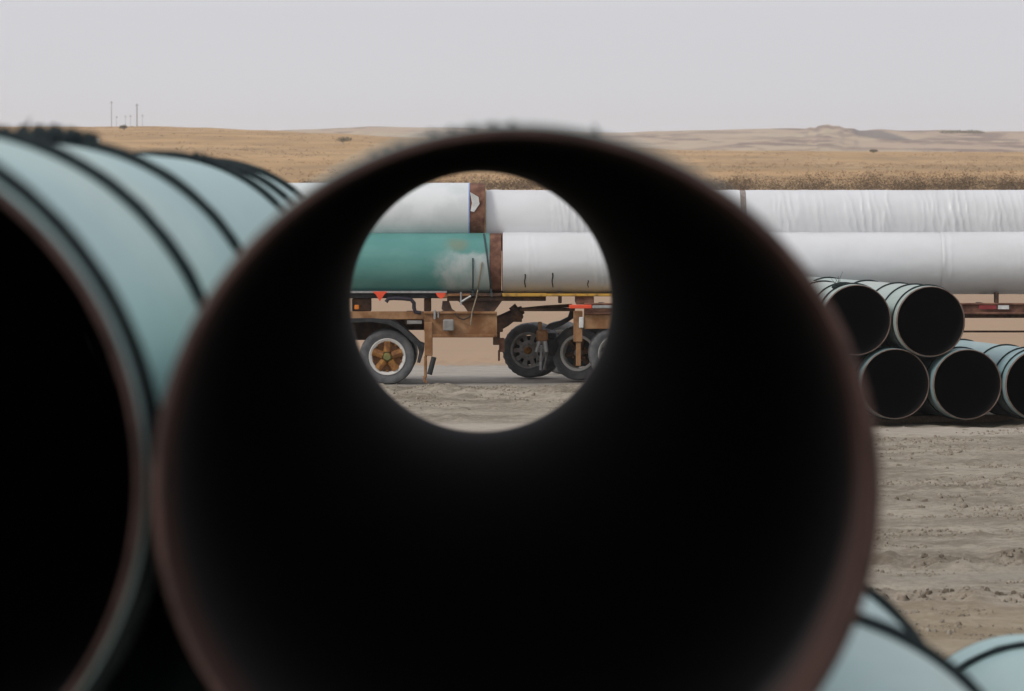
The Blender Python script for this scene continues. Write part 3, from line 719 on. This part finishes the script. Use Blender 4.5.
# ------------------------------------------------------------------ ground
def lerp_tab(t, x):
    if x <= t[0][0]: return t[0][1]
    for (a, va), (b, vb) in zip(t, t[1:]):
        if x <= b:
            k = (x - a) / (b - a); k = k * k * (3 - 2 * k); return va + (vb - va) * k
    return t[-1][1]
CREST = [(-900, 127), (80, 127), (150, 126.5), (200, 128), (260, 130.6), (320, 133.5), (420, 138), (620, 147), (700, 150), (1024, 151.5), (1800, 150)]
def base_z(x, y):
    if y < 22: return -.14
    if y < 38: return -.14 + .14 * (y - 22) / 16
    if y < 100: return 0
    px = max(-900, min(1800, 512 + F * x / y))
    top = H + (HY - lerp_tab(CREST, px)) * 1200 / F
    t = [(100, 0), (300, .7), (450, 1.55)]
    if y <= 450: return lerp_tab([(100, 0), (300, .75), (450, 1.55)], y)
    if y <= 1200:
        k = (y - 450) / 750; return 1.55 + (top - 1.55) * (k * .55 + .45 * k * k)
    if y <= 1500: return top
    return max(-6, top - (y - 1500) * .03)
def gz(x, y):
    z = base_z(x, y)
    v = Vector((x, y, 0))
    if y < 100 and y > 24:
        dens = 1.0
        z += .018 * noise.noise(Vector((x * .3, y * .6, 2))) + .016 * noise.noise(Vector((x * .9, y * 1.6, 5)))
        pm = max(0, min(1, .45 + 1.6 * noise.noise(Vector((x * .22, y * .5, 31)))))
        z += (.25 + pm) * (.045 * max(0, noise.noise(Vector((x * 2.3, y * 2.3, 1)))) + .045 * max(-.05, noise.noise(Vector((x * 4.6, y * 4.2, 6)))))
        # churned ridges left by wheels
        for c, w, a in ((46.9, .8, .21), (43.0, .6, .17), (55.3, 1.0, .07), (62.8, .8, .07), (66.2, .7, .05)):
            yy = y + 1.1 * noise.noise(Vector((x * .15, c, 0)))
            g = math.exp(-((yy - c) / w) ** 2)
            if g > .01: z += a * g * (max(-.15, noise.noise(Vector((x * 2.1, y * 2.6, c)))) + .5 * max(-.1, noise.noise(Vector((x * 5, y * 5, c)))) + .12)
        # berm of rough dirt before the lane
        yy = y + .8 * noise.noise(Vector((x * .35, 4, 0)))
        g = math.exp(-((yy - 80.9) / 2.0) ** 2) * (1 if x < 3.5 else max(0, 1 - (x - 3.5) / 2.5))
        if g > .01: z += g * (.08 + .12 * noise.noise(Vector((x * 1.3, y * 1.6, 9))) + .10 * noise.noise(Vector((x * 3.1, y * 3.6, 9))))
        if 68 < y < 72.2: z *= .6
        if 83.5 < y < 92: z *= .25
        if x > 3.2: z -= .08 * min(1, (x - 3.2) / 1.2) * max(0, min(1, (y - 70.8) / .8, (88 - y) / 3))
    elif y >= 100:
        s = min(1, (y - 100) / 200)
        z += s * (.25 * noise.noise(Vector((x * .012, y * .02, 3))) + .9 * min(1, y / 900) * noise.noise(Vector((x * .004, y * .006, 8))))
    return z
ys = [-60, -20, 0, 12, 20, 26, 30]
y = 33.
while y < 70: ys.append(y); y += .13
while y < 96: ys.append(y); y += .12
while y < 4200: ys.append(y); y *= 1.012
us = []
nc = 420
xs_c = [-1 + 2 * i / nc for i in range(nc + 1)]
outer_ = [1.15, 1.4, 1.8, 2.6, 4, 7, 12]
xs_u = [-v for v in reversed(outer_)] + xs_c + outer_
V, Fc = [], []
for y in ys:
    hw = 3.2 + .117 * max(y, 0)
    for u in xs_u:
        x = u * hw if abs(u) <= 1 else u * hw + (1 if u > 0 else -1) * (abs(u) - 1) * 12
        V.append((x, y, gz(x, y)))
nx = len(xs_u)
for i in range(len(ys) - 1):
    for j in range(nx - 1):
        Fc.append((i * nx + j, i * nx + j + 1, (i + 1) * nx + j + 1, (i + 1) * nx + j))
g = link('ground', mesh('ground', V, Fc, M['ground'])); g['kind'] = 'structure'

# far hills
RIDGE = [(-1500, 131), (0, 131), (250, 132), (310, 129.5), (370, 127.2), (430, 127.5), (520, 130), (610, 133.2), (660, 131.3), (700, 130), (770, 128.3), (806, 128.8), (809, 127.4), (815, 127.8), (819, 125.6), (827, 124.6), (833, 126.0), (838, 126.2), (845, 128.6), (852, 128.6), (860, 131), (880, 129.6), (905, 130.6), (940, 130.3), (985, 131.5), (1024, 131.5), (1100, 129), (2500, 130)]
V, Fc = [], []
hy = [1500 + 22 * i for i in range(70)]
hx = [-1500 + 8 * i for i in range(330)] if False else None
pxs = list(range(-1500, 200, 40)) + list(range(200, 1100, 3)) + list(range(1100, 2500, 40))
for y in hy:
    for px in pxs:
        x = (px - 512) / F * 2600 * (.55 + .45 * y / 2600)
        ppx = 512 + F * x / y
        top = H + (HY - lerp_tab(RIDGE, ppx)) * 2600 / F
        k = (y - 1500) / 1100
        if k <= 1: z = -4 + (top + 4) * (k ** .75)
        else: z = top - (k - 1) * 90
        m = max(0, min(1, k * 1.4)) * max(0, min(1, (1.03 - k) * 3.2))
        z += m * (4.2 * noise.noise(Vector((x * .012, y * .006, 1))) - 3.2 * abs(noise.noise(Vector((x * .030, y * .012, 2)))) + 1.2 * noise.noise(Vector((x * .09, y * .03, 2))))
        if k <= 1.02: z += .35 * noise.noise(Vector((x * .07, y * .02, 7)))
        V.append((x, y, z))
nx = len(pxs)
for i in range(len(hy) - 1):
    for j in range(nx - 1): Fc.append((i * nx + j, i * nx + j + 1, (i + 1) * nx + j + 1, (i + 1) * nx + j))
hl = link('hills', mesh('hills', V, Fc, M['hill'])); hl['kind'] = 'structure'

# soil clods
rnd = random.Random(3); mb = MB()
V, Fc = [], []
def clod(x, y, s):
    z = gz(x, y); b = len(V); k = 7
    pts = []
    for i in range(6):
        a = i * PI / 3 + rnd.uniform(-.3, .3); q = s * rnd.uniform(.6, 1.1); V.append((x + q * math.cos(a), y + q * math.sin(a), z - .01))
    for i in range(5):
        a = i * 2 * PI / 5 + rnd.uniform(-.3, .3); q = s * rnd.uniform(.35, .7); V.append((x + q * math.cos(a), y + q * math.sin(a), z + s * rnd.uniform(.4, .8)))
    V.append((x, y, z + s * rnd.uniform(.6, .95)))
    for i in range(6): Fc.append((b + i, b + (i + 1) % 6, b + 6 + min(4, i)))
    for i in range(5):
        Fc.append((b + 6 + i, b + (i + 1) % 6 if i < 5 else b, b + 6 + (i + 1) % 5)); Fc.append((b + 6 + i, b + 6 + (i + 1) % 5, b + 11))
for c, w, n_ in ((46.8, .5, 130), (43.1, .3, 120), (55.4, .7, 60), (62.9, .5, 60)):
    for _ in range(n_):
        x = rnd.uniform(-3, 9)
        if noise.noise(Vector((x * .9, c, 0))) < -.1: continue
        yy = c - 1.1 * noise.noise(Vector((x * .15, c, 0))) + rnd.gauss(0, w * .6)
        clod(x, yy, rnd.choice((.02, .03, .03, .045, .06)) * rnd.uniform(.7, 1.3))
for _ in range(26000):
    yy = 38 + 34 * rnd.random(); x = rnd.uniform(.02, .13) * yy
    if noise.noise(Vector((x * .45, yy * .9, 77))) + .5 * noise.noise(Vector((x * 1.9, yy * 3.1, 12))) < .22: continue
    clod(x, yy, rnd.choice((.008, .01, .014, .018, .03)) * rnd.uniform(.7, 1.3))
for _ in range(3500):
    yy = rnd.gauss(80.6, 1.8); x = rnd.uniform(-4, 4.5)
    if noise.noise(Vector((x * .8, yy * 1.2, 41))) < -.05: continue
    clod(x, yy, rnd.uniform(.01, .03))
for _ in range(160): 
    yy = rnd.uniform(37, 72); clod(rnd.uniform(-.03, .125) * yy, yy, rnd.uniform(.012, .026))
for _ in range(90): clod(rnd.uniform(-4, 5), rnd.gauss(81, 1.3), rnd.choice((.02, .025, .03, .04, .055)) * rnd.uniform(.7, 1.2))
o = link('soil_clods', mesh('soil_clods', V, Fc, M['clod'], False)); o['kind'] = 'stuff'; o['label'] = 'loose soil clods scattered along the wheel ruts'

V, Fc = [], []
for c, w_, n_ in ((46.9, .45, 420), (43.0, .3, 360), (62.9, .5, 160), (55.4, .5, 160)):
    for _ in range(n_):
        x = rnd.uniform(0, 9)
        if noise.noise(Vector((x * 1.7, c * 3, 0))) < .0: continue
        clod(x, c - 1.1 * noise.noise(Vector((x * .15, c, 0))) + rnd.gauss(0, w_ * .5), rnd.choice((.012, .016, .022, .03, .042)) * rnd.uniform(.7, 1.2))
M['damp'] = simple('damp dark soil clod', (.11, .086, .062), (.18, .148, .112), 9, 1, spec=.1)
o = link('damp_clods', mesh('damp_clods', V, Fc, M['damp'], False)); o['kind'] = 'stuff'; o['label'] = 'dark damp clods thrown up along the wheel ruts'

# brush belt beyond the yard
V, Fc = [], []
def bush(V, Fc, x, y, z, w, h, n, s):
    for _ in range(n):
        a = rnd.uniform(0, 2 * PI); q = w * math.sqrt(rnd.random()); hz = h * rnd.random() ** .8 * (1 - (q / w) ** 2 * .6)
        c = Vector((x + q * math.cos(a), y + q * math.sin(a), z + hz)); b = len(V)
        for k in range(3):
            V.append(tuple(c + Vector((rnd.uniform(-1, 1), rnd.uniform(-1, 1), rnd.uniform(-.3, 1.3))) * s))
        Fc.append((b, b + 1, b + 2))
for _ in range(950):
    yy = rnd.uniform(425, 475); px = rnd.uniform(300, 1250)
    dn = .5 + .5 * noise.noise(Vector((px * .012, yy * .03, 2))) * 1.6
    fade = min(1, max(.15, (px - 330) / 330))
    if rnd.random() > .35 + .6 * dn: continue
    x = (px - 512) / F * yy
    hh = (.8 + 1.75 * max(0, dn)) * rnd.uniform(.6, 1.25) * (.45 + .55 * fade)
    bush(V, Fc, x, yy, gz(x, yy) - .05, rnd.uniform(.6, 1.4), hh, 150, .085)
o = link('brush', mesh('brush', V, Fc, M['brush'], False)); o['kind'] = 'stuff'; o['label'] = 'belt of dry brown brush beyond the yard'
# dry grass along the yard edge
V, Fc = [], []
for _ in range(0):
    yy = 93.6 + rnd.random() ** 1.6 * 60; x = rnd.uniform(-.05, .115) * yy
    if noise.noise(Vector((x * .8, yy * .6, 4))) < -.15: continue
    z = gz(x, yy); hh = rnd.uniform(.04, .12); lx = rnd.uniform(-.08, .08); b = len(V); wd = rnd.uniform(.008, .02)
    V += [(x - wd, yy, z - .02), (x + wd, yy + .01, z - .02), (x + lx, yy + rnd.uniform(-.05, .05), z + hh)]; Fc.append((b, b + 1, b + 2))
for _ in range(4200):
    yy = 470 + 700 * rnd.random() ** 1.3; px = rnd.uniform(-150, 1200); x = (px - 512) / F * yy
    if noise.noise(Vector((x * .03, yy * .02, 14))) < -.05: continue
    bush(V, Fc, x, yy, gz(x, yy) - .05, rnd.uniform(.5, 1.6), rnd.uniform(.2, .55), 12, .16)
o = link('dry_grass', mesh('dry_grass', V, Fc, M['grass'], False)); o['kind'] = 'stuff'; o['label'] = 'dry grass tufts over the field beyond the yard'
# far wood on the horizon
V, Fc = [], []
for _ in range(90):
    px = rnd.uniform(941, 979); yy = rnd.uniform(2480, 2540); x = (px - 512) / F * yy
    zt = H + (HY - 132.6) * yy / F
    bush(V, Fc, x, yy, zt - .5, rnd.uniform(2, 4), rnd.uniform(.8, 1.5), 30, .6)
o = link('far_wood', mesh('far_wood', V, Fc, M['tree_far'], False)); o['kind'] = 'stuff'; o['label'] = 'dark strip of far trees on the hill crest'
# single small trees on the plain
def small_tree(px, d, w, h, label):
    p = P(px, 200, d); x = p.x; z = gz(x, d)
    t = empty('bushy_tree', (x, d, z)); tag(t, label, 'tree', 'small trees on the plain')
    V, Fc = [], []
    for _ in range(7):
        bush(V, Fc, rnd.uniform(-w, w) * .6, rnd.uniform(-w, w) * .5, h * rnd.uniform(.15, .45), w * .5, h * .55, 60, .22)
    link('crown', mesh('crown', V, Fc, M['tree_far'], False), t)
    mb = MB(); mb.tube([(0, 0, -.2), (.05, 0, h * .3), (0, .05, h * .6)], [.16, .12, .05], 8); mb.done('trunk', M['pole_wood'], t)
small_tree(343, 1000, 1.9, 1.5, 'small dark bushy tree alone on the golden plain above the left rope rings')
small_tree(124, 1120, 1.0, 1.2, 'low green bush near the foot of the thin poles on the left skyline')
small_tree(873, 1150, 1.1, .9, 'small bush on the plain below the dark shale hill')
# poles on the skyline
def utility_pole(px, ytop, h_arm, label, r=.10):
    d = 1230; b = P(px, 128, d); zt = P(px, ytop, d).z; zb = gz(b.x, d) - .3
    t = empty('utility_pole', (b.x, d, zb)); tag(t, label, 'pole', 'thin poles on the skyline')
    mb = MB(); mb.tube([(0, 0, 0), (0, 0, zt - zb)], [r, r * .75], 8); mb.done('shaft', M['pole_wood'], t)
    if h_arm:
        mb = MB(); mb.box((-h_arm, -.06, zt - zb - .5), (h_arm, .06, zt - zb - .36), .01); mb.done('crossarm', M['pole_wood'], t)
utility_pole(111.5, 101, .35, 'tallest thin pole on the left skyline, leftmost of the row')
utility_pole(137, 103.5, .45, 'tall thick pole on the left skyline, right of the short ones', .16)
utility_pole(116.5, 115.5, .3, 'short pole beside the leftmost tall pole on the skyline', .05)
utility_pole(125.5, 115, .3, 'short pole midway between the two tall skyline poles', .05)
utility_pole(130.5, 114.5, .3, 'short pole just left of the tall thick pole', .05)
utility_pole(142.5, 114, .3, 'short pole at the right end of the row of skyline poles', .05)
# small white shed far away
d = 900; c = P(94.5, 141, d); zb = P(94.5, 144, d).z
t = empty('shed', (c.x, d, zb)); tag(t, 'tiny white shed far off on the plain above the left pipe', 'shed')
mb = MB(); mb.box((-.85, -.6, 0), (.85, .6, .75), .01); mb.done('wall', M['white_paint'], t, False)
mb = MB(); mb.prism([(-.95, .76), (.95, .76), (.8, 1.0), (0, 1.12), (-.8, 1.0)], -.7, .7); mb.done('roof', M['white_paint'], t, False)
mb = MB(); mb.box((-.2, -.64, .02), (.2, -.605, .55), 0); mb.done('door', M['roof'], t, False)

# ------------------------------------------------------------------ air
bm = bmesh.new(); bmesh.ops.create_cube(bm, size=1)
for v in bm.verts: v.co = Vector((v.co.x * 9000, v.co.y * 5200 + 2000, (-40 if v.co.z < 0 else 45)))
me = bpy.data.meshes.new('haze'); bm.to_mesh(me); bm.free()
hm = bpy.data.materials.new('thin dry haze'); hm.use_nodes = True; nt = hm.node_tree; nt.nodes.clear()
out = nt.nodes.new('ShaderNodeOutputMaterial'); pv = nt.nodes.new('ShaderNodeVolumePrincipled')
pv.inputs['Density'].default_value = .00014; pv.inputs['Color'].default_value = (.97, .97, .99, 1); pv.inputs['Anisotropy'].default_value = .2
nt.links.new(pv.outputs[0], out.inputs['Volume']); me.materials.append(hm)
HAZE = True
if HAZE:
    hz = link('haze', me); hz['kind'] = 'stuff'; hz['label'] = 'thin pale haze over the plain'

# ------------------------------------------------------------------ light
SUN_EL, SUN_AZ = 42, 235          # azimuth clockwise from +Y : sun behind the camera, to the left
w = bpy.data.worlds.new('World'); scene.world = w; w.use_nodes = True; nt = w.node_tree
bg = nt.nodes['Background']; sky = nt.nodes.new('ShaderNodeTexSky'); sky.sky_type = 'NISHITA'; sky.sun_disc = False
sky.sun_elevation = math.radians(SUN_EL); sky.sun_rotation = math.radians(SUN_AZ); sky.dust_density = 4; sky.air_density = 1.2
# a closed overcast deck : grey cloud covers nearly all of the blue
tc = nt.nodes.new('ShaderNodeTexCoord'); mp = nt.nodes.new('ShaderNodeMapping'); mp.inputs[3].default_value = (1, 1, 3)
nt.links.new(tc.outputs['Generated'], mp.inputs[0])
cl = nz(nt, 2.2, mp.outputs[0], 4, .5)
cloud = mixc(nt, ramp(nt, cl, .3, .7), (6.8, 6.9, 7.35), (7.35, 7.42, 7.85))
nt.links.new(mixc(nt, .93, sky.outputs[0], cloud), bg.inputs['Color'])
bg.inputs['Strength'].default_value = .1
sd = bpy.data.lights.new('sun', 'SUN'); so = bpy.data.objects.new('sun', sd); C.objects.link(so)
sd.energy = 1.4; sd.angle = math.radians(15); sd.color = (1, .96, .9)
az, el = math.radians(SUN_AZ), math.radians(SUN_EL)
dirv = Vector((math.sin(az) * math.cos(el), math.cos(az) * math.cos(el), math.sin(el)))
so.rotation_euler = (-dirv).to_track_quat('-Z', 'Y').to_euler(); so.location = (0, -20, 40)
vs = scene.view_settings
vs.view_transform = 'Standard'; vs.look = 'None'; vs.exposure = 0; vs.gamma = 1; vs.use_curve_mapping = False
scene.cycles.max_bounces = 8
scene.cycles.volume_bounces = 1
scene.cycles.use_denoising = True
